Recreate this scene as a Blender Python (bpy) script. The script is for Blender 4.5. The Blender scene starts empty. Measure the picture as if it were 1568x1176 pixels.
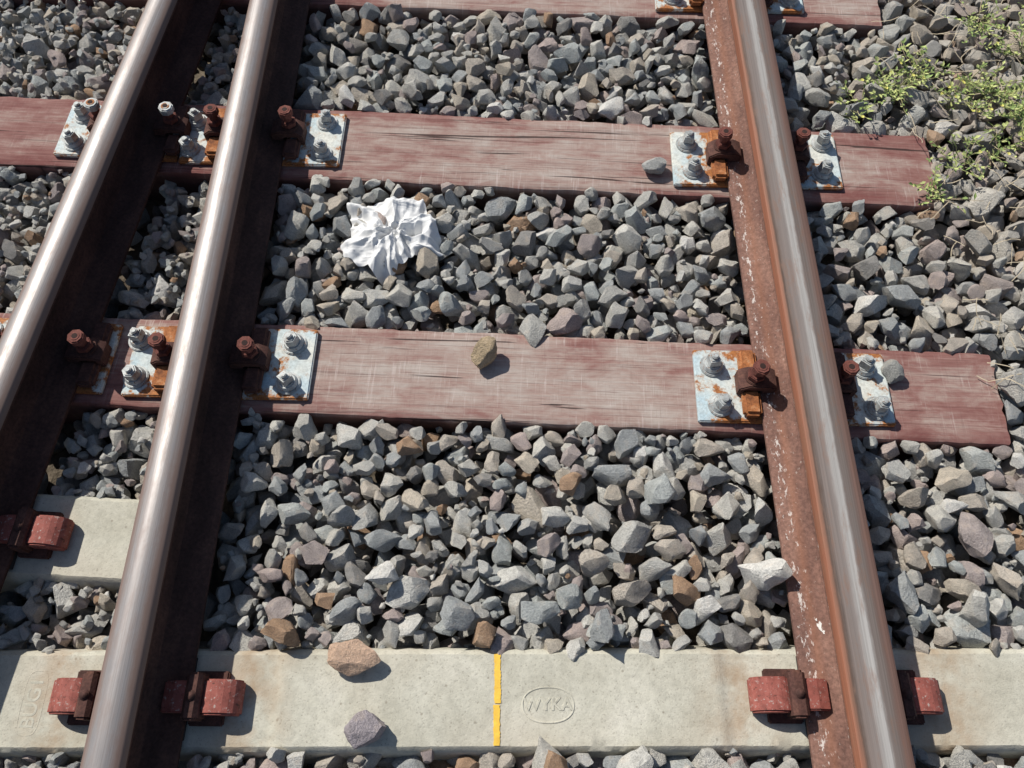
import bpy, bmesh, math, random, time
import numpy as np
from mathutils import Vector, Matrix, Euler, noise
random.seed(7); rng=np.random.default_rng(7)
R=math.radians
scene=bpy.context.scene

# ------------------------------------------------------------------ materials
class NT:
    def __init__(s,name):
        s.m=bpy.data.materials.new(name); s.m.use_nodes=True
        s.t=s.m.node_tree; s.n=s.t.nodes; s.l=s.t.links
        s.b=s.n['Principled BSDF']
        s.tc=s.n.new('ShaderNodeTexCoord')
        s.co=s.tc.outputs['Object']
    def lk(s,a,b): s.l.new(a,b)
    def val(s,sock,v):
        if isinstance(v,bpy.types.NodeSocket): s.lk(v,sock)
        else: sock.default_value=v
    def mapping(s,scale=(1,1,1),loc=(0,0,0),src=None):
        m=s.n.new('ShaderNodeMapping'); m.inputs['Scale'].default_value=scale; m.inputs['Location'].default_value=loc
        s.lk(src or s.co,m.inputs['Vector']); return m.outputs[0]
    def noise(s,scale=5,detail=4,rough=.55,vec=None,dist=0):
        n=s.n.new('ShaderNodeTexNoise'); n.inputs['Scale'].default_value=scale; n.inputs['Detail'].default_value=detail
        n.inputs['Roughness'].default_value=rough; n.inputs['Distortion'].default_value=dist
        s.lk(vec or s.co,n.inputs['Vector']); return n.outputs['Fac']
    def voro(s,scale=5,vec=None,feature='F1'):
        n=s.n.new('ShaderNodeTexVoronoi'); n.feature=feature; n.inputs['Scale'].default_value=scale
        s.lk(vec or s.co,n.inputs['Vector']); return n.outputs['Distance']
    def ramp(s,fac,stops,interp='LINEAR'):
        r=s.n.new('ShaderNodeValToRGB'); r.color_ramp.interpolation=interp
        e=r.color_ramp.elements
        while len(e)<len(stops): e.new(0.5)
        for i,(p,c) in enumerate(stops):
            e[i].position=p; 
            if not isinstance(c,(tuple,list)): c=(c,c,c)
            e[i].color=(c[0],c[1],c[2],1)
        s.lk(fac,r.inputs[0]); return r.outputs[0]
    def mix(s,fac,a,b,mode='MIX'):
        m=s.n.new('ShaderNodeMix'); m.data_type='RGBA'; m.blend_type=mode
        s.val(m.inputs[0],fac)
        for k,v in ((6,a),(7,b)):
            if isinstance(v,(tuple,list)): v=(v[0],v[1],v[2],1)
            s.val(m.inputs[k],v)
        return m.outputs[2]
    def math(s,op,a,b=0.0,clamp=False):
        m=s.n.new('ShaderNodeMath'); m.operation=op; m.use_clamp=clamp
        s.val(m.inputs[0],a); s.val(m.inputs[1],b); return m.outputs[0]
    def sep(s,vec=None):
        m=s.n.new('ShaderNodeSeparateXYZ'); s.lk(vec or s.co,m.inputs[0]); return m.outputs
    def bump(s,h,strength=.3,dist=.01,normal=None):
        b=s.n.new('ShaderNodeBump'); b.inputs['Strength'].default_value=strength; b.inputs['Distance'].default_value=dist
        s.lk(h,b.inputs['Height'])
        if normal: s.lk(normal,b.inputs['Normal'])
        return b.outputs[0]
    def out(s,col=None,rough=None,metal=None,normal=None,spec=None):
        for k,v in (('Base Color',col),('Roughness',rough),('Metallic',metal),('Normal',normal),('Specular IOR Level',spec)):
            if v is None: continue
            if isinstance(v,(tuple,list)): v=(v[0],v[1],v[2],1)
            s.val(s.b.inputs[k],v)
        return s.m

def mat_stone(name='ballast_stone_mat', fixed=None):
    s=NT(name)
    if fixed is None:
        a=s.n.new('ShaderNodeAttribute'); a.attribute_type='INSTANCER'; a.attribute_name='tint'
        tint=a.outputs['Fac']
        base=s.ramp(tint,[(0,(.465,.455,.42)),(.15,(.56,.54,.485)),(.27,(.38,.395,.39)),(.39,(.45,.47,.45)),(.50,(.51,.455,.385)),
            (.61,(.40,.34,.32)),(.69,(.62,.605,.555)),(.80,(.54,.475,.385)),(.86,(.27,.26,.245)),(.895,(.46,.375,.345)),(.955,(.43,.275,.17)),(.98,(.73,.71,.66))],'CONSTANT')
        off=s.n.new('ShaderNodeVectorMath'); off.operation='ADD'
        sc=s.math('MULTIPLY',tint,913.0)
        s.lk(s.co,off.inputs[0]); s.lk(sc,off.inputs[1]); vec=off.outputs[0]
    else:
        m=s.n.new('ShaderNodeRGB'); m.outputs[0].default_value=(*fixed,1); base=m.outputs[0]; vec=s.co
    n1=s.noise(1.3,3,.6,vec); n2=s.noise(8,4,.7,vec); n3=s.noise(26,2,.7,vec)
    c=s.mix(1,base,s.ramp(n1,[(.3,.78),(.7,1.17)]),'MULTIPLY')
    c=s.mix(1,c,s.ramp(n2,[(.32,.72),(.5,1.02),(.68,1.24)]),'MULTIPLY')
    c=s.mix(s.math('MULTIPLY',s.ramp(n3,[(.56,0),(.64,1)]),.3),c,(.66,.64,.59))
    c=s.mix(s.math('MULTIPLY',s.ramp(n3,[(.34,1),(.41,0)]),.45),c,(.17,.155,.14))
    c=s.mix(s.math('MULTIPLY',s.ramp(n1,[(.54,0),(.68,1)]),.3),c,(.47,.37,.27))
    if fixed is None:
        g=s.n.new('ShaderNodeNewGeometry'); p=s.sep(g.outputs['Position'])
        fx=s.math('MULTIPLY',s.math('SUBTRACT',p[0],1.0),1.4,True)
        fy=s.math('MULTIPLY',s.math('SUBTRACT',p[1],.5),1.0,True)
        c=s.mix(s.math('MULTIPLY',s.math('MULTIPLY',fx,fy),.5),c,(.52,.43,.33))
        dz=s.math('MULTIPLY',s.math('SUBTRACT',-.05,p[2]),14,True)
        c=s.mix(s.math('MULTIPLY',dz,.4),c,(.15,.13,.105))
    nm=s.bump(s.math('ADD',n2,s.math('MULTIPLY',n3,.4)),.55,.22)
    return s.out(c,.9,0,nm,.25)

def mat_wood():
    s=NT('weathered_sleeper_wood')
    oi=s.n.new('ShaderNodeObjectInfo')
    v0=s.n.new('ShaderNodeVectorMath'); v0.operation='ADD'
    s.lk(s.co,v0.inputs[0]); s.lk(s.math('MULTIPLY',oi.outputs['Random'],37.0),v0.inputs[1]); co=v0.outputs[0]
    g1=s.noise(1,6,.7,s.mapping((4,150,60),src=co),.3)
    g2=s.noise(1,5,.6,s.mapping((3,30,20),src=co),.6)
    p1=s.noise(1,5,.7,s.mapping((9,19,5),src=co),.5)
    p2=s.noise(1,4,.65,s.mapping((2.6,7,5),(5,5,5),src=co),.4)
    tick=s.noise(1,4,.6,s.mapping((170,9,10),src=co))
    tick2=s.noise(1,3,.6,s.mapping((420,20,10),src=co))
    bleach=s.math('ADD',s.math('MULTIPLY',g1,.22),s.math('ADD',s.math('MULTIPLY',g2,.18),s.math('ADD',s.math('MULTIPLY',p1,.42),s.math('MULTIPLY',p2,.46))))
    o=s.sep()
    edge=s.math('MULTIPLY',s.math('SUBTRACT',s.math('ABSOLUTE',o[1]),.085),4.0,True)
    bleach=s.math('SUBTRACT',bleach,s.math('MULTIPLY',edge,.30))
    rx=s.math('SUBTRACT',s.math('ABSOLUTE',s.math('ADD',o[0],.035)),.30)
    bleach=s.math('SUBTRACT',bleach,s.math('MULTIPLY',s.math('MULTIPLY',rx,2.0,True),.08))
    c=s.ramp(bleach,[(.42,(.175,.065,.058)),(.53,(.25,.13,.112)),(.62,(.335,.24,.205)),(.72,(.40,.335,.295)),(.86,(.49,.44,.39))])
    fine=s.noise(1,4,.6,s.mapping((3,200,60),(1,2,3),src=co),.2)
    c=s.mix(s.math('MULTIPLY',s.ramp(fine,[(.34,1),(.42,0)]),.5),c,(.11,.055,.047))
    tm=s.math('MULTIPLY',s.ramp(tick,[(.57,0),(.66,1)]),s.ramp(p2,[(.46,.05),(.60,.45)]))
    c=s.mix(tm,c,(.55,.47,.43))
    c=s.mix(s.math('MULTIPLY',s.ramp(tick2,[(.34,1),(.42,0)]),.2),c,(.13,.07,.06))
    crack=s.noise(1,3,.5,s.mapping((1.3,48,1),(3,1,0),src=co),1.2)
    cm=s.ramp(crack,[(.32,1),(.345,0)])
    c=s.mix(s.math('MULTIPLY',cm,.85),c,(.03,.018,.016))
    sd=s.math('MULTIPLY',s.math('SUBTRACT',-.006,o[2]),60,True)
    c=s.mix(s.math('MULTIPLY',sd,.7),c,(.065,.035,.03))  # side faces darkened: their shade is put into the wood colour
    h=s.math('SUBTRACT',s.math('ADD',s.math('MULTIPLY',g1,.6),s.math('MULTIPLY',fine,.7)),s.math('MULTIPLY',cm,1.2))
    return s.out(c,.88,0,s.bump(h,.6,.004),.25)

def mat_concrete():
    s=NT('sleeper_concrete')
    n1=s.noise(6,6,.6); n2=s.noise(60,4,.7); n3=s.noise(240,3,.6); n0=s.noise(1.8,3,.5)
    c=s.ramp(n1,[(.3,(.41,.39,.315)),(.55,(.52,.50,.415)),(.75,(.60,.575,.49))])
    c=s.mix(1,c,s.ramp(n2,[(.3,.84),(.6,1.05)]),'MULTIPLY')
    c=s.mix(s.math('MULTIPLY',s.ramp(n3,[(.32,1),(.39,0)]),.5),c,(.20,.17,.135))
    c=s.mix(s.math('MULTIPLY',s.ramp(n0,[(.48,0),(.66,1)]),.4),c,(.42,.35,.26))
    v=s.voro(26); c=s.mix(s.math('MULTIPLY',s.ramp(v,[(.05,1),(.10,0)]),.6),c,(.23,.20,.155))
    o=s.sep()
    st=s.noise(14,4,.6)
    for xc in (.50,-.575,-1.0,.95):
        d=s.math('ABSOLUTE',s.math('SUBTRACT',o[0],xc))
        k=s.math('MULTIPLY',s.math('SUBTRACT',.11,d),9.0,True)
        k=s.math('MULTIPLY',k,s.ramp(st,[(.38,0),(.60,1)]))
        c=s.mix(s.math('MULTIPLY',k,.65),c,(.33,.215,.125))
    nm=s.bump(s.math('ADD',n2,s.math('MULTIPLY',n3,.6)),.35,.003)
    return s.out(c,.9,0,nm,.25)

def mat_rust(name,dark,mid,light,sc=1.0,rough=.85,metal=0.0):
    s=NT(name)
    n1=s.noise(9*sc,6,.65); n2=s.noise(90*sc,4,.7)
    c=s.ramp(n1,[(.32,dark),(.52,mid),(.72,light)])
    c=s.mix(1,c,s.ramp(n2,[(.3,.65),(.65,1.3)]),'MULTIPLY')
    return s.out(c,rough,metal,s.bump(n2,.5,.002),.3)

def mat_plate():
    s=NT('painted_base_plate')
    oi=s.n.new('ShaderNodeObjectInfo')
    v0=s.n.new('ShaderNodeVectorMath'); v0.operation='ADD'
    s.lk(s.co,v0.inputs[0]); s.lk(s.math('MULTIPLY',oi.outputs['Random'],17.0),v0.inputs[1]); co=v0.outputs[0]
    n1=s.noise(18,6,.7,co); n2=s.noise(120,3,.7,co); n0=s.noise(7,3,.6,co)
    c=s.mix(s.ramp(n0,[(.35,0),(.65,1)]),(.43,.54,.58),(.63,.63,.57))
    c=s.mix(1,c,s.ramp(n2,[(.3,.75),(.6,1.08)]),'MULTIPLY')
    o=s.sep()
    ed=s.math('MULTIPLY',s.math('SUBTRACT',s.math('ABSOLUTE',o[1]),.078),30,True)
    ixa=s.math('MULTIPLY',s.math('SUBTRACT',.165,s.math('ABSOLUTE',o[0])),16,True)
    ixl=s.math('MULTIPLY',ixa,s.math('MULTIPLY',o[0],-30,True))
    r=s.math('ADD',n1,s.math('ADD',s.math('MULTIPLY',ed,.13),s.math('ADD',s.math('MULTIPLY',ixa,.08),s.math('MULTIPLY',ixl,.12))))
    c=s.mix(s.math('MULTIPLY',s.ramp(r,[(.50,0),(.60,1)]),.5),c,(.45,.32,.21))
    c=s.mix(s.ramp(r,[(.56,0),(.62,1)]),c,s.ramp(n2,[(.35,(.22,.085,.035)),(.6,(.42,.165,.05))]))
    return s.out(c,.75,0,s.bump(n1,.3,.003),.3)

def mat_screw():
    s=NT('zinc_screw_spike')
    n1=s.noise(40,5,.7); n2=s.noise(150,3,.7)
    c=s.ramp(n1,[(.35,(.28,.29,.285)),(.55,(.45,.47,.46)),(.7,(.58,.59,.57))])
    c=s.mix(s.ramp(n2,[(.58,0),(.67,1)]),c,(.26,.14,.08))
    return s.out(c,.62,.15,s.bump(n2,.3,.002),.4)

def mat_headsteel():
    s=NT('worn_rail_head')
    o=s.sep()
    st=s.noise(1,5,.7,s.mapping((260,1.2,60)))
    st2=s.noise(1,4,.7,s.mapping((60,14,30)))
    st3=s.noise(1,5,.7,s.mapping((30,2.2,30)))
    c=s.ramp(st,[(.3,(.21,.19,.18)),(.7,(.34,.315,.305))])
    c=s.mix(s.math('MULTIPLY',s.ramp(st2,[(.46,0),(.66,1)]),.4),c,(.20,.145,.125))
    ax=s.math('ADD',s.math('ABSOLUTE',s.math('ADD',o[0],.002)),s.math('ADD',s.math('MULTIPLY',st2,.010),s.math('MULTIPLY',st3,.008)))
    edge=s.math('MULTIPLY',s.math('SUBTRACT',ax,.029),80,True)
    c=s.mix(edge,c,(.18,.125,.105))
    ro=s.math('ADD',s.ramp(st2,[(.3,.36),(.7,.52)]),s.math('MULTIPLY',edge,.32))
    me=s.math('SUBTRACT',.36,s.math('MULTIPLY',edge,.34))
    return s.out(c,ro,me,s.bump(s.math('ADD',st,st2),.3,.001),.38)

def mat_headdull():
    s=NT('dull_rail_head')
    o=s.sep()
    st=s.noise(1,5,.7,s.mapping((200,1.0,60)))
    st2=s.noise(1,5,.7,s.mapping((50,9,30)))
    x=s.math('ADD',s.math('ADD',o[0],.06),s.math('MULTIPLY',s.math('SUBTRACT',st2,.5),.014))
    x=s.math('MULTIPLY',x,1/.12)
    c=s.ramp(x,[(.0,(.25,.09,.05)),(.10,(.24,.11,.07)),(.15,(.10,.065,.05)),(.22,(.17,.135,.12)),(.38,(.21,.18,.165)),(.45,(.34,.32,.30)),(.54,(.38,.36,.34)),(.60,(.17,.14,.125)),(.70,(.16,.13,.115)),(.80,(.17,.105,.085)),(1,(.16,.085,.065))])
    c=s.mix(1,c,s.ramp(st,[(.3,.70),(.7,1.25)]),'MULTIPLY')
    c=s.mix(s.math('MULTIPLY',s.ramp(st2,[(.53,0),(.66,1)]),.45),c,(.21,.11,.07))
    return s.out(c,.68,.04,s.bump(s.math('ADD',st,st2),.3,.001),.25)

def mat_railbody(name,fleck=False,base=((.035,.018,.014),(.065,.032,.025),(.11,.055,.04))):
    s=NT(name)
    n1=s.noise(1,6,.65,s.mapping((14,5,14))); n2=s.noise(120,4,.7)
    c=s.ramp(n1,[(.32,base[0]),(.52,base[1]),(.72,base[2])])
    c=s.mix(1,c,s.ramp(n2,[(.3,.65),(.65,1.3)]),'MULTIPLY')
    if fleck:
        o=s.sep()
        n=s.noise(1,4,.75,s.mapping((95,38,50)))
        d=s.math('ABSOLUTE',s.math('ADD',o[0],.066))
        k=s.math('SUBTRACT',n,s.math('MULTIPLY',d,5.0))
        c=s.mix(s.math('MULTIPLY',s.ramp(k,[(.54,0),(.58,1)]),.75),c,(.62,.57,.53))
        n3=s.noise(1,4,.7,s.mapping((110,70,90),(4,2,1)))
        c=s.mix(s.math('MULTIPLY',s.ramp(n3,[(.63,0),(.67,1)]),.5),c,(.48,.41,.36))
        d2=s.math('MULTIPLY',s.math('SUBTRACT',.016,s.math('ABSOLUTE',s.math('ADD',o[0],.050))),60,True)
        c=s.mix(s.math('MULTIPLY',d2,.3),c,(.32,.13,.065))
    return s.out(c,.85,0,s.bump(s.math('ADD',n2,n1),.5,.003),.3)

def mat_simple(name,col,rough=.7,var=.25,sc=30,spec=.4,bump=.2):
    s=NT(name); n=s.noise(sc,4,.65)
    c=s.mix(1,col,s.ramp(n,[(.3,1-var),(.7,1+var)]),'MULTIPLY')
    return s.out(c,rough,0,s.bump(n,bump,.003),spec)

def mat_redpad():
    s=NT('red_clip_paint'); n=s.noise(35,5,.7); n2=s.noise(110,4,.7)
    c=s.ramp(n,[(.3,(.18,.055,.043)),(.55,(.30,.09,.07)),(.75,(.37,.15,.12))])
    c=s.mix(s.ramp(n2,[(.58,0),(.67,1)]),c,(.40,.32,.285))
    c=s.mix(s.ramp(n2,[(.34,1),(.40,0)]),c,(.10,.04,.03))
    return s.out(c,.75,0,s.bump(n2,.4,.002),.3)

def mat_cloth():
    s=NT('white_cloth'); n=s.noise(60,4,.6)
    return s.out((.70,.70,.69),.95,0,s.bump(n,.15,.003),.03)

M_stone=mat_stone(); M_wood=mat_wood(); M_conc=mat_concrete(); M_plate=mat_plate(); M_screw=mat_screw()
M_head=mat_headsteel(); M_headd=mat_headdull()
M_body=mat_railbody('rusty_rail_steel'); M_bodyR=mat_railbody('rusty_rail_steel_flecked',True,((.115,.060,.048),(.18,.095,.072),(.25,.14,.105)))
M_dark=mat_rust('dark_rust_iron',(.045,.022,.018),(.085,.038,.03),(.14,.065,.045),2)
M_redr=mat_rust('red_rust_iron',(.085,.03,.024),(.15,.05,.038),(.21,.085,.065),2)
M_orange=mat_rust('orange_rust_iron',(.15,.055,.025),(.35,.13,.045),(.54,.32,.18),3)
M_hole=mat_simple('bolt_recess',(.03,.015,.012),.9)
M_red=mat_redpad(); M_rubber=mat_simple('rubber_pad',(.03,.03,.03),.8)
M_cloth=mat_cloth()
M_yellow=mat_simple('yellow_line_paint',(.80,.49,.06),.6,.2,60)
M_white=mat_simple('white_fleck_paint',(.72,.70,.66),.8,.15,60)

# ------------------------------------------------------------------ mesh builder
class MB:
    def __init__(s,mats): s.bm=bmesh.new(); s.mats=mats
    def _merge(s,bm,mat,M=None,smooth=False):
        if M is not None: bm.transform(M)
        mi=s.mats.index(mat)
        for f in bm.faces: f.material_index=mi; f.smooth=smooth
        me=bpy.data.meshes.new('t'); bm.to_mesh(me); bm.free()
        s.bm.from_mesh(me); bpy.data.meshes.remove(me)
    def box(s,x0,x1,y0,y1,z0,z1,mat,bev=.003,M=None,seg=2):
        bm=bmesh.new(); bmesh.ops.create_cube(bm,size=1)
        for v in bm.verts:
            v.co=Vector(((x0+x1)/2+v.co.x*(x1-x0),(y0+y1)/2+v.co.y*(y1-y0),(z0+z1)/2+v.co.z*(z1-z0)))
        if bev: bmesh.ops.bevel(bm,geom=list(bm.edges),offset=bev,segments=seg,affect='EDGES',clamp_overlap=True)
        s._merge(bm,mat,M)
    def cyl(s,x,y,z0,z1,r,mat,n=20,r2=None,bev=.002,rot=0,M=None):
        bm=bmesh.new()
        bmesh.ops.create_cone(bm,cap_ends=True,segments=n,radius1=r,radius2=r2 or r,depth=z1-z0)
        if bev:
            ed=[e for e in bm.edges if abs(e.verts[0].co.z-e.verts[1].co.z)<1e-6]
            bmesh.ops.bevel(bm,geom=ed,offset=bev,segments=2,affect='EDGES',clamp_overlap=True)
        bm.transform(Matrix.Translation((x,y,(z0+z1)/2))@Matrix.Rotation(rot,4,'Z'))
        s._merge(bm,mat,M,smooth=(n>10))
    def prism(s,prof,y0,y1,mat,M=None,bev=.002):
        bm=bmesh.new()
        a=[bm.verts.new((p[0],y0,p[1])) for p in prof]; b=[bm.verts.new((p[0],y1,p[1])) for p in prof]
        n=len(prof)
        bm.faces.new(a); bm.faces.new(b[::-1])
        for i in range(n): bm.faces.new((a[i],b[i],b[(i+1)%n],a[(i+1)%n]))
        bmesh.ops.recalc_face_normals(bm,faces=bm.faces)
        if bev:
            ed=[e for e in bm.edges if abs(e.verts[0].co.y-e.verts[1].co.y)<1e-6]
            bmesh.ops.bevel(bm,geom=ed,offset=bev,segments=2,affect='EDGES',clamp_overlap=True)
        s._merge(bm,mat,M)
    def finish(s,name,loc=(0,0,0),rot=0,parent=None,sharp=None):
        me=bpy.data.meshes.new(name); s.bm.to_mesh(me); s.bm.free()
        for m in s.mats: me.materials.append(m)
        if sharp: me.set_sharp_from_angle(angle=R(sharp))
        o=bpy.data.objects.new(name,me); scene.collection.objects.link(o)
        o.location=loc; o.rotation_euler=(0,0,rot)
        if parent: o.parent=parent
        return o

def pyobj(name,verts,faces,mats,loc=(0,0,0),rot=0,smooth=True,fm=None,sharp=None,parent=None):
    me=bpy.data.meshes.new(name); me.from_pydata(verts,[],faces); me.update()
    for m in mats: me.materials.append(m)
    if fm is not None: me.polygons.foreach_set('material_index',fm)
    me.polygons.foreach_set('use_smooth',[smooth]*len(me.polygons))
    if sharp: me.set_sharp_from_angle(angle=R(sharp))
    o=bpy.data.objects.new(name,me); scene.collection.objects.link(o)
    o.location=loc; o.rotation_euler=(0,0,rot)
    if parent: o.parent=parent
    return o

# ------------------------------------------------------------------ layout (metres, sleeper tops at z=0)
Z0=.015; RH=.175
XL=-.795; XR=.724
def XA(y): return -1.222+.091*(y-.96)
ANG_A=-math.atan(.091)
WOOD=[(.944,-.041,-2.3,1.266,.132),(1.716,-.050,-2.3,1.262,.140),(2.47,-.050,-2.3,1.24,.134),(3.22,-.05,-2.3,1.25,.132)]
CONC=[(.150,.0095,-2.3,2.3,.100),(-.62,.0,-2.3,2.3,.100)]
CSMALL=(.507,-.05,-1.05,-2.4,-.80,.098)

# rails
def rail(name,x,y,rot,w,y0,y1,mhead,mbody,crown=.006):
    half=[(.090,0),(.090,.009),(.086,.0125),(.045,.021),(.020,.032),(.0115,.05),(.010,.08),(.0115,.112),(.022,.126),(w-.004,.134),(w-.0005,.139),(w,.146),(w-.001,.153),(w-.004,.175-crown-.003)]
    for q in (.84,.72,.6,.45,.3,.15,0): half.append((w*q,.175-crown*(q/.84)**2))
    prof=[(a,b) for a,b in half]+[(-a,b) for a,b in half[::-1][1:]]
    n=len(prof); N=int((y1-y0)/.05); V=[];F=[];fm=[]
    for i in range(N+1):
        yy=y0+(y1-y0)*i/N
        for a,b in prof: V.append((a,yy,b))
    for i in range(N):
        for j in range(n):
            k=(j+1)%n
            F.append((i*n+j,i*n+k,(i+1)*n+k,(i+1)*n+j))
            zz=min(prof[j][1],prof[k][1]); fm.append(1 if zz>.1455 else 0)
    F.append(tuple(range(n))[::-1]); fm.append(0); F.append(tuple(N*n+j for j in range(n))); fm.append(0)
    o=pyobj(name,V,F,[mbody,mhead],(x,y,Z0),rot,True,fm,40)
    bm=bmesh.new(); bm.from_mesh(o.data); bmesh.ops.recalc_face_normals(bm,faces=bm.faces); bm.to_mesh(o.data); bm.free()
    return o
rail('railway_rail',XR,0,.003,.056,-2.5,5.5,M_headd,M_bodyR,.006)
rail('railway_rail',XL,0,0,.043,-2.5,5.5,M_head,M_body,.012)
rail('railway_rail',XA(.96),.96,ANG_A,.043,-3.4,4.6,M_head,M_body,.012)
V=[];F=[]
for (cx,cy,rx,ry) in ((.686,.305,.005,.010),(.692,.292,.003,.004),(.681,.319,.002,.003)):
    b=len(V); 
    for i in range(14):
        a=i*math.pi/7; q=1+.3*math.sin(3*a+cx*90)+.2*math.sin(5*a); V.append((cx+rx*q*math.cos(a),cy+ry*q*math.sin(a),Z0+.0275+(cx-.686)*.25))
    F.append(tuple(range(b,b+14)))
pyobj('white_splash',V,F,[M_white],smooth=False)

# sleepers
def wood(y,rot,x0,x1,hw):
    NX=int((x1-x0)/.02); prof=[(-hw,-.15),(-hw,-.05),(-hw,-.008),(-hw+.003,-.002),(-hw+.008,0)]+[(-hw+.008+(2*hw-.016)*i/14,0) for i in range(1,14)]+[(hw-.008,0),(hw-.003,-.002),(hw,-.008),(hw,-.05),(hw,-.15)]
    n=len(prof);V=[];F=[]
    sd=y*13.7
    for i in range(NX+1):
        xx=x0+(x1-x0)*i/NX
        for a,b in prof:
            e=abs(a)/hw
            dy=noise.noise(Vector((xx*9,a*3+sd,1)))*.004*e + (noise.noise(Vector((xx*40,sd,a)))*.003 if e>.9 else 0)
            dz=noise.noise(Vector((xx*3,a*45+sd,2)))*.0016-(max(0,e-.8)*.016*max(0,noise.noise(Vector((xx*7,a+sd,9)))+.3))
            dx=0
            if i in(0,NX): dx=noise.noise(Vector((a*40,b*30+sd,5)))*.010
            V.append((xx+dx,a+dy,b+(dz if b>-.04 else 0)))
    for i in range(NX):
        for j in range(n-1): F.append((i*n+j,(i+1)*n+j,(i+1)*n+j+1,i*n+j+1))
    F.append(tuple(range(n))); F.append(tuple(NX*n+j for j in range(n))[::-1])
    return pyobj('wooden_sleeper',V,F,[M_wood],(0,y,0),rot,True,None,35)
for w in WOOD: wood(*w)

def conc(y,rot,x0,x1,hw,xo=0,raised=True):
    NX=int((x1-x0)/.01);V=[];F=[]
    prof=[(-hw-.045,-.20),(-hw-.012,-.035),(-hw-.004,-.008),(-hw+.006,0)]+[(-hw+.006+(2*hw-.012)*i/8,0) for i in range(1,8)]+[(hw-.006,0),(hw+.004,-.008),(hw+.012,-.035),(hw+.045,-.20)]
    n=len(prof)
    for i in range(NX+1):
        xx=x0+(x1-x0)*i/NX
        d=min(max((xx+.53)/.02,0),1)*min(max((.475-xx)/.02,0),1) if raised else 0
        for a,b in prof:
            e=abs(a)>hw-.008
            dy=noise.noise(Vector((xx*12,a*3+y,1)))*.0010+(noise.noise(Vector((xx*55,a*9,y)))*.0012 if e else 0)
            V.append((xx,a+dy,b+.007*d*(1 if b>-.05 else 0)+noise.noise(Vector((xx*5,a*9,y)))*.0007-(max(0,noise.noise(Vector((xx*35,a*9,3)))-.3)*.008 if e else 0)))
    for i in range(NX):
        for j in range(n-1): F.append((i*n+j,(i+1)*n+j,(i+1)*n+j+1,i*n+j+1))
    F.append(tuple(range(n))); F.append(tuple(NX*n+j for j in range(n))[::-1])
    return pyobj('concrete_sleeper',V,F,[M_conc],(xo,y,0),rot,True,None,35)
cs=[conc(*c) for c in CONC]
conc(CSMALL[0],CSMALL[1],CSMALL[3]-CSMALL[2],CSMALL[4]-CSMALL[2],CSMALL[5],CSMALL[2],False)

# markings on concrete
S0=cs[0]
V=[];F=[];N=60
for i in range(N+1):
    yy=-.093+.188*i/N; zz=.0088
    c=-.034+(.0015 if yy>-.01 else -.0005)+yy*-.01
    V+= [(c-.0066-random.uniform(0,.0016),yy,zz),(c+.0066+random.uniform(-.0012,.0012),yy,zz)]
for i in range(N):
    if i in (26,): continue
    F.append((2*i,2*i+1,2*i+3,2*i+2))
pyobj('yellow_paint_line',V,F,[M_yellow],(0,0,0),0,True,parent=S0)
def ring(name,cx,cy,a,b,t,z,p=2.6,parent=None,h0=.002):
    V=[];F=[];N=64
    for i in range(N):
        th=2*math.pi*i/N; c,s_=math.cos(th),math.sin(th)
        ux=math.copysign(abs(c)**(2/p),c); uy=math.copysign(abs(s_)**(2/p),s_)
        for (k,h) in ((t,-.001),(t*.5,h0),(-t*.5,h0),(-t,-.001)):
            V.append((cx+ux*(a+k),cy+uy*(b+k),z+h))
    for i in range(N):
        j=(i+1)%N
        for k in range(3): F.append((4*i+k,4*j+k,4*j+k+1,4*i+k+1))
    return pyobj(name,V,F,[M_conc],(0,0,0),0,True,None,parent=parent)
ring('embossed_oval',.078,-.012,.056,.036,.0026,.007,2.3,S0,.0015)
def text(body,cx,cy,size,rot,z,parent,ex=.0012):
    cu=bpy.data.curves.new('letters','FONT'); cu.body=body; cu.size=size; cu.extrude=ex; cu.bevel_depth=.0009; cu.align_x='CENTER'; cu.align_y='CENTER'
    o=bpy.data.objects.new('tmp',cu); scene.collection.objects.link(o)
    bpy.context.view_layer.update()
    me=bpy.data.meshes.new_from_object(o.evaluated_get(bpy.context.evaluated_depsgraph_get()))
    bpy.data.objects.remove(o)
    me.materials.clear(); me.materials.append(M_conc)
    q=bpy.data.objects.new('embossed_letters',me); scene.collection.objects.link(q)
    q.location=(cx,cy,z); q.rotation_euler=(0,0,rot); q.parent=parent
text('WYKA',.078,-.012,.036,0,.0066,S0)
text('BUG1',-1.055,-.005,.042,R(90),-.0012,S0,.0008)
ring('embossed_oval_left',-1.055,-.005,.024,.066,.002,-.0010,4,S0,.0012)

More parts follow.
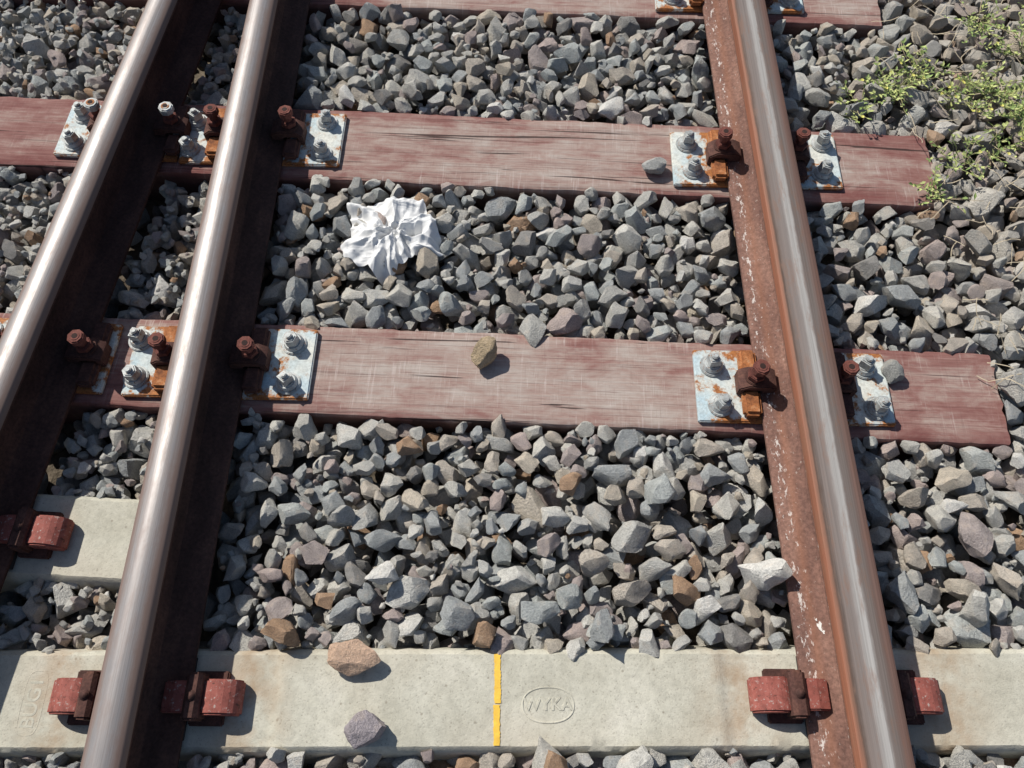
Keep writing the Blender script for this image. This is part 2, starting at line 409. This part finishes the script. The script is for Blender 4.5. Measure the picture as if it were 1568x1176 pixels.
# fastenings on timber
def fastening(x,y,rot,eL,eR,sL=True,sR=True,white=False,seed=0):
    random.seed(seed*17+3)
    b=MB([M_plate,M_screw,M_dark,M_redr,M_orange,M_hole])
    b.box(-eL,eR,-.104,.104,.0005,.0148,M_plate,.003)
    for s,has in ((-1,sL),(1,sR)):
        def bx(x0,x1,*a,**k):
            lo,hi=sorted((s*x0,s*x1)); b.box(lo,hi,*a,**k)
        mr=M_orange if s<0 else M_dark
        bx(.094,.140,-.094,-.024,.014,.043,mr,bev=.008,seg=3)
        bx(.094,.140,.024,.094,.014,.043,mr,bev=.008,seg=3)
        prof=[(.056,.034),(.056,.056),(.075,.066),(.128,.066),(.150,.050),(.150,.017),(.136,.017),(.132,.044),(.094,.044),(.085,.030)]
        prof=[(s*p,q) for p,q in prof]
        b.prism(prof,-.030,.030,M_dark,bev=.003)
        r0=random.uniform(0,1)
        cx=s*.112
        tilt=Matrix.Translation((cx,0,.06))@Euler((random.uniform(-.06,.06),random.uniform(-.06,.06),0)).to_matrix().to_4x4()@Matrix.Translation((-cx,0,-.06))
        b.cyl(cx,0,.064,.071,.026,M_dark,20)
        b.cyl(cx,0,.071,.088,.0225,M_redr,6,rot=r0)
        b.cyl(cx,0,.086,.112,.0125,M_redr,16,M=tilt)
        b.cyl(cx,0,.106,.128,.0215,M_screw if white else M_redr,8,bev=.003,rot=r0,M=tilt)
        b.cyl(cx,0,.1265,.1292,.0125,M_redr if not white else M_plate,16,bev=.0008,M=tilt)
        b.cyl(cx,0,.1275,.1298,.0075,M_hole,12,bev=0,M=tilt)
        if has:
            for yy in (-.056,.056):
                px=s*.200+random.uniform(-.008,.008); py=yy+random.uniform(-.006,.006); ra=random.uniform(0,1)
                tl=Matrix.Translation((px,py,.02))@Euler((random.uniform(-.1,.1),random.uniform(-.1,.1),0)).to_matrix().to_4x4()@Matrix.Translation((-px,-py,-.02))
                b.cyl(px,py,.0145,.021,.033,M_screw,20)
                b.cyl(px,py,.0195,.034,.029,M_screw,20,r2=.021,bev=.003,M=tl)
                b.cyl(px,py,.033,.060,.0215,M_screw,6 if random.random()<.6 else 4,r2=.019,bev=.003,rot=ra,M=tl)
                b.cyl(px,py,.0595,.068,.009,M_screw,12,bev=.002,M=tl)
    return b.finish('rail_fastening',(x,y,0),rot,sharp=40)
k=0
for (y,rot,_,_,_) in WOOD:
    for (xf,t) in ((XR,'R'),(XL,'L'),(None,'A')):
        k+=1
        x=xf if xf is not None else XA(y)
        yy=y+x*math.tan(rot)
        if t=='R': fastening(x,yy,rot*.4,.252,.250,seed=k)
        if t=='L': fastening(x,yy,rot*.4,.225,.262,seed=k,white=False)
        if t=='A':
            g=(XL-.228)-x
            fastening(x,yy,ANG_A*.6,.25,min(.155,g),True,False,white=(y>1.5),seed=k)

# clips on concrete
def clip(x,y,rot,sides=(-1,1)):
    b=MB([M_red,M_dark,M_redr,M_rubber])
    b.box(-.088,.088,-.085,.085,.0005,.0148,M_rubber,.001)
    for s in sides:
        def bx(x0,x1,*a,**k):
            lo,hi=sorted((s*x0,s*x1)); b.box(lo,hi,*a,**k)
        bx(.094,.168,-.056,.056,-.004,.016,M_dark,bev=.003)
        prof=[(.128,.012),(.128,.050),(.136,.055),(.148,.058),(.162,.0585),(.175,.057),(.187,.052),(.197,.045),(.204,.036),(.208,.024),(.207,.012),(.200,.001),(.15,.001)]
        b.prism([(s*p,q) for p,q in prof],-.036,.036,M_red,bev=.004)
        prof=[(.040,.038),(.045,.050),(.07,.060),(.100,.060),(.104,.030),(.094,.024),(.06,.032)]
        b.prism([(s*p,q) for p,q in prof],-.032,.032,M_red,bev=.003)
        prof=[(.096,.010),(.096,.066),(.104,.074),(.122,.074),(.130,.064),(.130,.010)]
        b.prism([(s*p,q) for p,q in prof],-.048,.048,M_dark,bev=.005)
        b.cyl(s*.113,0,.072,.079,.011,M_dark,12,bev=.003)
    return b.finish('rail_clip',(x,y,0),rot)
for (y,rot,_,_,_) in CONC:
    for x in (XL,XR): clip(x,y+x*math.tan(rot)+.004,0)
clip(XA(.5),.515,ANG_A*.5)

# ------------------------------------------------------------------ ballast
GX0,GX1,GY0,GY1=-3.0,3.0,-1.6,4.2; C=.008
nx=int((GX1-GX0)/C); ny=int((GY1-GY0)/C)
BASE=-.135
H=np.full((nx,ny),BASE,dtype=np.float32)
gx=GX0+(np.arange(nx)+.5)*C; gy=GY0+(np.arange(ny)+.5)*C
XX,YY=np.meshgrid(gx,gy,indexing='ij')
obst=np.zeros((nx,ny),bool)
for (y,rot,x0,x1,hw) in WOOD+CONC:
    yc=y+XX*math.tan(rot); obst|=(abs(YY-yc)<hw)&(XX>x0)&(XX<x1)
y,rot,xo,x0,x1,hw=CSMALL
obst|=(abs(YY-(y+(XX-xo)*math.tan(rot)))<hw)&(XX>x0)&(XX<x1)
railz=(abs(XX-XL)<.088)|(abs(XX-XR)<.088)|(abs(XX-(-1.222+.091*(YY-.96)))<.088)
BIG=9.0
H[obst]=BIG
pts=[]
prof_cache={}
def prof_for(r):
    kk=int(round(r/.002))
    if kk not in prof_cache:
        r=kk*.002; m=int(r/C); a=np.arange(-m,m+1)*C
        d2=a[:,None]**2+a[None,:]**2
        b=np.sqrt(np.maximum(r*r-d2,0)).astype(np.float32); prof_cache[kk]=(m,b,d2<(r*.98)**2,d2<(r*.62)**2)
    return prof_cache[kk]
def place(x,y,r,limit,tint=None,force=False,flat=.72):
    i=int((x-GX0)/C); j=int((y-GY0)/C)
    m,b,msk,inner=prof_for(r)
    if i-m<0 or j-m<0 or i+m+1>nx or j+m+1>ny: return False
    h=H[i-m:i+m+1,j-m:j+m+1]
    isb=h>5
    if (isb&inner).any() and not force: return False
    hv=np.where(msk&~isb,h+b*flat*.68,-9)
    z=float(hv.max())
    if z>limit and not force: return False
    h2=np.where(msk&~isb,np.maximum(h,z+b*flat*.9),h)
    H[i-m:i+m+1,j-m:j+m+1]=h2
    pts.append((x,y,z,r,rng.random() if tint is None else tint))
    return True
def radius():
    return float(np.clip(rng.lognormal(math.log(.0275),.25),.013,.044))
def fill(N,limf,bounds,K=7):
    x0,x1,y0,y1=bounds; ok=0
    for _ in range(N):
        xs=x0+(x1-x0)*rng.random(K); ys=y0+(y1-y0)*rng.random(K)
        hh=H[((xs-GX0)/C).astype(int),((ys-GY0)/C).astype(int)]
        q=int(hh.argmin())
        if hh[q]>5: continue
        if place(xs[q],ys[q],radius(),limf(xs[q],ys[q])): ok+=1
    return ok
lim1=lambda x,y:-.075
fill(11500,lim1,(GX0+.06,GX1-.06,GY0+.06,GY1-.06),5)
H[railz]=BIG
def lim2(x,y):
    t=.001+.012*noise.noise(Vector((x*2.2,y*2.2,0)))
    if x<XL: t-=.03
    return t
core=(-2.2,2.2,-.5,3.1)
fill(32000,lim2,core,14)
for (bb) in ((GX0+.06,-2.2,GY0+.06,GY1-.06),(2.2,GX1-.06,GY0+.06,GY1-.06),(-2.2,2.2,GY0+.06,-.5),(-2.2,2.2,3.1,GY1-.06)):
    fill(3000,lim2,bb,7)
for (x,y,r,t) in [(-.30,.41,.040,.99),(.585,.43,.046,.99),(.14,.645,.030,.97),(-.265,.745,.026,.97),(-.515,.285,.034,.97),(-.06,.285,.030,.97),
                  (-.13,.33,.040,.35),(.09,.015,.038,.97),(.25,.01,.038,.75),(1.30,.90,.042,.05),(.95,.03,.032,.2),(-.34,1.95,.034,.2),(-.03,2.05,.028,.85),
                  (.06,.34,.036,.45),(.35,.62,.038,.44),(-.42,.55,.038,.1),(1.05,.35,.038,.76),(.2,.3,.038,.3)]:
    place(x,y,r,1,t,True)
for _ in range(12000):
    x=-2+4*rng.random(); y=-.4+3.3*rng.random()
    place(x,y,.006+.010*rng.random(),-.005)
P=np.array(pts); n=len(P)

# stone variants
src=bpy.data.collections.new('ballast_stone_shapes')
def stone_mesh(name,seed,sub=3,squash=None,mat=M_stone,dr=(.42,.72)):
    rs=np.random.default_rng(seed)
    bm=bmesh.new(); bmesh.ops.create_icosphere(bm,subdivisions=sub,radius=1)
    v=np.array([q.co[:] for q in bm.verts])
    k=rs.integers(9,15); used=[]
    for _ in range(k*3):
        nn=rs.normal(size=3); nn/=np.linalg.norm(nn)
        if any(nn@u>.74 for u in used): continue
        used.append(nn); d=rs.uniform(*dr)
        t=np.maximum(v@nn-d,0); v-=t[:,None]*nn*.98
        if len(used)>=k: break
    v/=np.abs(v).max(0)
    ax=np.array([rs.uniform(1.1,1.48),rs.uniform(.86,1.08),rs.uniform(.62,.92)]) if squash is None else np.array(squash)
    v*=ax*1.02
    for q,c in zip(bm.verts,v):
        p=Vector(c); q.co=p*(1+.10*noise.noise(p*1.5+Vector((seed,0,0)))+.06*noise.noise(p*4.5+Vector((0,seed,0))))
    me=bpy.data.meshes.new(name); bm.to_mesh(me); bm.free()
    me.polygons.foreach_set('use_smooth',[True]*len(me.polygons)); me.set_sharp_from_angle(angle=R(26))
    me.materials.append(mat); return me
NV=64
for i in range(NV):
    o=bpy.data.objects.new('ballast_stone_shape_%02d'%i,stone_mesh('ballast_stone_%02d'%i,100+i)); src.objects.link(o)
me=bpy.data.meshes.new('ballast_gravel'); me.vertices.add(n); me.vertices.foreach_set('co',P[:,:3].astype(np.float32).ravel())
def attr(nm,ty,data):
    a=me.attributes.new(nm,ty,'POINT'); a.data.foreach_set('vector' if ty=='FLOAT_VECTOR' else 'value',data)
rot=np.stack([rng.normal(0,.45,n)+(rng.random(n)<.25)*rng.uniform(-1.5,1.5,n),rng.normal(0,.45,n)+(rng.random(n)<.2)*rng.uniform(-1.5,1.5,n),rng.uniform(0,6.283,n)],1)
attr('rot','FLOAT_VECTOR',rot.astype(np.float32).ravel())
attr('scl','FLOAT',P[:,3].astype(np.float32)); attr('tint','FLOAT',P[:,4].astype(np.float32))
attr('idx','INT',rng.integers(0,NV,n).astype(np.int32))
bal=bpy.data.objects.new('ballast_gravel',me); scene.collection.objects.link(bal)
ng=bpy.data.node_groups.new('ballast_instances','GeometryNodeTree')
ng.interface.new_socket('Geometry',in_out='INPUT',socket_type='NodeSocketGeometry')
ng.interface.new_socket('Geometry',in_out='OUTPUT',socket_type='NodeSocketGeometry')
gi=ng.nodes.new('NodeGroupInput'); go=ng.nodes.new('NodeGroupOutput')
ip=ng.nodes.new('GeometryNodeInstanceOnPoints'); ci=ng.nodes.new('GeometryNodeCollectionInfo')
ci.inputs['Collection'].default_value=src; ci.inputs['Separate Children'].default_value=True; ci.inputs['Reset Children'].default_value=True
def na(nm,dt):
    q=ng.nodes.new('GeometryNodeInputNamedAttribute'); q.data_type=dt; q.inputs['Name'].default_value=nm; return q.outputs['Attribute']
L=ng.links.new
L(gi.outputs[0],ip.inputs['Points']); L(ci.outputs[0],ip.inputs['Instance']); ip.inputs['Pick Instance'].default_value=True
L(na('idx','INT'),ip.inputs['Instance Index']); L(na('scl','FLOAT'),ip.inputs['Scale'])
e2r=ng.nodes.new('FunctionNodeEulerToRotation'); L(na('rot','FLOAT_VECTOR'),e2r.inputs[0]); L(e2r.outputs[0],ip.inputs['Rotation'])
L(ip.outputs[0],go.inputs[0])
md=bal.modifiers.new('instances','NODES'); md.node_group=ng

# loose stones lying on sleepers
def loose(x,y,r,col,seed,squash,rz,z=0,tilt=(0,0)):
    m=mat_stone('loose_stone_mat_%d'%seed,col)
    me=stone_mesh('loose_stone',seed,4,squash,m,(.58,.85))
    o=bpy.data.objects.new('loose_stone',me); scene.collection.objects.link(o)
    o.scale=(r,r,r); o.rotation_euler=(tilt[0],tilt[1],rz)
    mm=Euler(o.rotation_euler).to_matrix(); zmin=min((mm@v.co).z for v in me.vertices)*r
    o.location=(x,y,z-zmin-.001)
loose(-.082,1.0,.038,(.46,.35,.22),511,(.85,1.2,.7),-.35,0,(.2,.1))
loose(.415,1.645,.031,(.44,.44,.42),502,(1.2,.9,.75),.2)
loose(.99,.955,.031,(.33,.33,.31),503,(.9,1.15,.75),.1)
loose(-.352,.232,.046,(.60,.41,.29),504,(1.35,.85,.5),-.15,.008,(.2,0))
loose(-.315,.085,.037,(.38,.335,.35),505,(1.1,1.0,.8),.6,.006)

# ------------------------------------------------------------------ ground
def mat_ground():
    s=NT('dirt_ground'); n1=s.noise(1.5,6,.6); n2=s.noise(40,5,.7); v=s.voro(22)
    c=s.ramp(n1,[(.3,(.10,.08,.06)),(.7,(.20,.165,.12))])
    c=s.mix(1,c,s.ramp(n2,[(.3,.6),(.7,1.35)]),'MULTIPLY')
    return s.out(c,.95,0,s.bump(s.math('ADD',n2,v),.8,.02),.2)
G=600
pyobj('ground',[(-G,-G,-.14),(G,-G,-.14),(G,G,-.14),(-G,G,-.14)],[(0,1,2,3)],[mat_ground()],smooth=False)

def surf(x,y):
    i=int((x-GX0)/C); j=int((y-GY0)/C); h=H[max(i-2,0):i+3,max(j-2,0):j+3]; h=np.where(h>5,0,h); return float(h.max())
def surfs(x,y,k=4):
    i=int((x-GX0)/C); j=int((y-GY0)/C); h=H[i-k:i+k+1,j-k:j+k+1]; h=np.where(h>5,0,h); return float(h.mean())

# ------------------------------------------------------------------ crumpled white cloth
def tissue(cx,cy):
    ctl=[(.128,.02),(.135,-.030),(.185,-.088),(.135,-.062),(.090,-.055),(.060,-.075),(.020,-.115),(-.030,-.155),(-.060,-.110),(-.125,-.088),(-.150,-.045),(-.122,-.010),(-.122,.045),(-.145,.110),(-.085,.114),(-.03,.124),(.015,.118),(.076,.132),(.092,.085),(.110,.055)]
    an=[math.atan2(b,a) for a,b in ctl]; ra=[math.hypot(a,b) for a,b in ctl]
    o=sorted(zip(an,ra)); an=[q[0] for q in o]; ra=[q[1] for q in o]
    an=[an[-1]-2*math.pi]+an+[an[0]+2*math.pi]; ra=[ra[-1]]+ra+[ra[0]]
    tab=[]
    for i in range(360):
        a=-math.pi+2*math.pi*i/360; tab.append(float(np.interp(a,an,ra)))
    tab=[sum(tab[(i+k)%360] for k in range(-3,4))/7 for i in range(360)]
    def outline(a):
        a=(a+math.pi)%(2*math.pi); q=a/(2*math.pi)*360; i=int(q)%360; f=q-int(q)
        return (tab[i]*(1-f)+tab[(i+1)%360]*f)*(1+.05*noise.noise(Vector((math.cos(a)*7,math.sin(a)*7,1))))
    NR,NA=84,336; V=[];F=[]
    def ridge(v,w=.06): return 1-3.0*(math.sqrt(v*v+w*w)-w)
    def fold(u,v):
        wx=u+.022*noise.noise(Vector((u*11,v*11,1))); wy=v+.022*noise.noise(Vector((u*11,v*11,5)))
        d=math.hypot(wx,wy)+.02; ux,uy=wx/d,wy/d
        g=min(1,d/.05)
        f=.022*ridge(noise.noise(Vector((ux*1.8,uy*1.8,d*4+3))),.025)*g
        f+=.012*ridge(noise.noise(Vector((ux*3.6,uy*3.6,d*6+9))),.03)*g
        f+=.018*ridge(noise.noise(Vector((wx*10+3,wy*10,3))),.03)
        f+=.0035*ridge(noise.noise(Vector((wx*30,wy*30,6))),.03)
        return f
    V.append((cx,cy,surfs(cx,cy,12)+.012+fold(0,0)+.014))
    for i in range(1,NR+1):
        t=i/NR
        for j in range(NA):
            a=2*math.pi*j/NA
            r=outline(a)*t
            u=r*math.cos(a); v=r*math.sin(a)
            V.append((cx+u,cy+v,surfs(cx+u,cy+v,12)+.012+fold(u,v)+.014*(1-t)-.016*max(0,t-.8)/.2))
    for j in range(NA): F.append((0,1+j,1+(j+1)%NA))
    for i in range(NR-1):
        for j in range(NA):
            a=1+i*NA+j;b=1+i*NA+(j+1)%NA
            F.append((a,a+NA,b+NA,b))
    return pyobj('crumpled_white_cloth',V,F,[M_cloth],smooth=True)
tissue(-.352,1.395)

# ------------------------------------------------------------------ weeds
M_leaf=mat_simple('weed_leaf',(.22,.30,.09),.6,.4,25,.3,.1); M_leaf2=mat_simple('weed_leaf_yellowish',(.44,.48,.18),.6,.3,25,.3,.1)
M_stem=mat_simple('weed_stem',(.36,.34,.17),.7); M_flower=mat_simple('weed_flower',(.65,.60,.15),.6,.15)
M_dry=mat_simple('dry_stalk',(.48,.40,.28),.8)
def plant(cx,cy,rad,nst,seed,fl=.3,name='weed_plant',leafs=.72):
    rn=random.Random(seed); V=[];F=[];fm=[]
    def quad(p,d,u,l,w,m):
        side=d.cross(u).normalized()*w
        i=len(V); mid=p+d*l*.5+u*l*.08
        V.extend([tuple(p),tuple(mid+side),tuple(p+d*l),tuple(mid-side)]); F.append((i,i+1,i+2,i+3)); fm.append(m)
    z0=surfs(cx,cy)-.01
    for k in range(nst):
        a=rn.uniform(0,6.283); L_=rad*rn.uniform(.45,1.1); p=Vector((cx+rn.uniform(-.02,.02),cy+rn.uniform(-.02,.02),z0))
        d=Vector((math.cos(a),math.sin(a),rn.uniform(.25,.9))).normalized(); ns=max(4,int(L_/.011))
        dry=rn.random()<.25
        for i in range(ns):
            q=p+d*(L_/ns)
            w=.0012
            sd=d.cross(Vector((0,0,1))).normalized()*w
            j=len(V); V.extend([tuple(p-sd),tuple(p+sd),tuple(q+sd),tuple(q-sd)]); F.append((j,j+1,j+2,j+3)); fm.append(4 if dry else 2)
            j=len(V); up=Vector((0,0,w)); V.extend([tuple(p-up),tuple(p+up),tuple(q+up),tuple(q-up)]); F.append((j,j+1,j+2,j+3)); fm.append(4 if dry else 2)
            for _ in range(3):
                if rn.random()<.7*leafs*(.2 if dry else 1):
                    b=rn.uniform(0,6.283); ld=(d*.4+Vector((math.cos(b),math.sin(b),rn.uniform(-.1,.7)))).normalized()
                    u=Vector((rn.uniform(-.4,.4),rn.uniform(-.4,.4),1)).normalized()
                    quad(q,ld,u,rn.uniform(.009,.025),rn.uniform(.0024,.0056),0 if rn.random()<.45 else 1)
            p=q; d=(d+Vector((rn.uniform(-.22,.22),rn.uniform(-.22,.22),rn.uniform(-.16,.08)))).normalized()
            fl_z=surf(p.x,p.y)+.006 if abs(p.x)<2.9 and p.y<4.1 else 0
            if p.z<fl_z: p.z=fl_z; d.z=abs(d.z)
        if rn.random()<fl:
            for t in range(6):
                b=t*math.pi/3; quad(p,Vector((math.cos(b),math.sin(b),.35)).normalized(),Vector((0,0,1)),.007,.003,3)
    return pyobj(name,V,F,[M_leaf,M_leaf2,M_stem,M_flower,M_dry],smooth=False,fm=fm)
sd=1
for (x,y,r,ns,fl) in [(1.06,1.90,.10,10,.1),(1.20,1.98,.13,22,.15),(1.30,2.06,.13,20,.15),(1.40,1.93,.13,18,.15),(1.52,1.98,.15,26,.15),(1.56,1.82,.15,28,.1),(1.62,1.70,.13,20,.1),
      (1.66,2.12,.16,26,.15),(1.46,1.74,.12,18,.1),(1.33,1.66,.11,14,.1),(1.26,1.54,.10,11,.1),(1.55,2.3,.14,16,.1),(1.75,1.9,.16,26,.1),(1.8,2.25,.16,24,.15),(1.60,1.54,.08,7,.1)]:
    plant(x,y,r,ns,sd,fl); sd+=1
rn=random.Random(5); V=[];F=[]
for _ in range(260):
    x=rn.uniform(1.2,2.1); y=rn.uniform(.9,2.6); a=rn.uniform(0,6.28); z=surf(x,y)+.008; p=Vector((x,y,z)); d=Vector((math.cos(a),math.sin(a),rn.uniform(-.1,.35)))
    for i in range(rn.randint(3,7)):
        q=p+d*.016; q.z=max(q.z,surf(q.x,q.y)+.004)
        sdv=d.cross(Vector((0,0,1))).normalized()*.0012
        j=len(V); V.extend([tuple(p-sdv),tuple(p+sdv),tuple(q+sdv),tuple(q-sdv)]); F.append((j,j+1,j+2,j+3))
        p=q; d=(d+Vector((rn.uniform(-.3,.3),rn.uniform(-.3,.3),rn.uniform(-.2,.1)))).normalized()
pyobj('dry_grass_stalks',V,F,[M_dry],smooth=False)

# ------------------------------------------------------------------ light, world, camera
ld=Vector((.74,-.70,-1.0)).normalized()
sun=bpy.data.lights.new('sun','SUN'); sun.energy=5.0; sun.angle=R(.5); sun.color=(1,.96,.89)
so=bpy.data.objects.new('sun',sun); scene.collection.objects.link(so); so.rotation_euler=ld.to_track_quat('-Z','Y').to_euler(); so.location=(-4,4,6)
w=bpy.data.worlds.new('World'); scene.world=w; w.use_nodes=True
sk=w.node_tree.nodes.new('ShaderNodeTexSky'); sk.sky_type='NISHITA'; sk.sun_disc=False
sk.sun_elevation=math.asin(-ld.z); sk.sun_rotation=math.atan2(-ld.x,-ld.y)
w.node_tree.links.new(sk.outputs[0],w.node_tree.nodes['Background'].inputs[0]); w.node_tree.nodes['Background'].inputs[1].default_value=.085
cam=bpy.data.cameras.new('camera'); co=bpy.data.objects.new('camera',cam); scene.collection.objects.link(co)
co.location=(0,0,.19+1.695); co.rotation_euler=(R(26.1),0,R(.43)); cam.sensor_width=36; cam.lens=28.08; cam.clip_start=.05; cam.clip_end=2000
scene.camera=co
scene.view_settings.view_transform='Standard'; scene.view_settings.look='None'; scene.view_settings.exposure=0
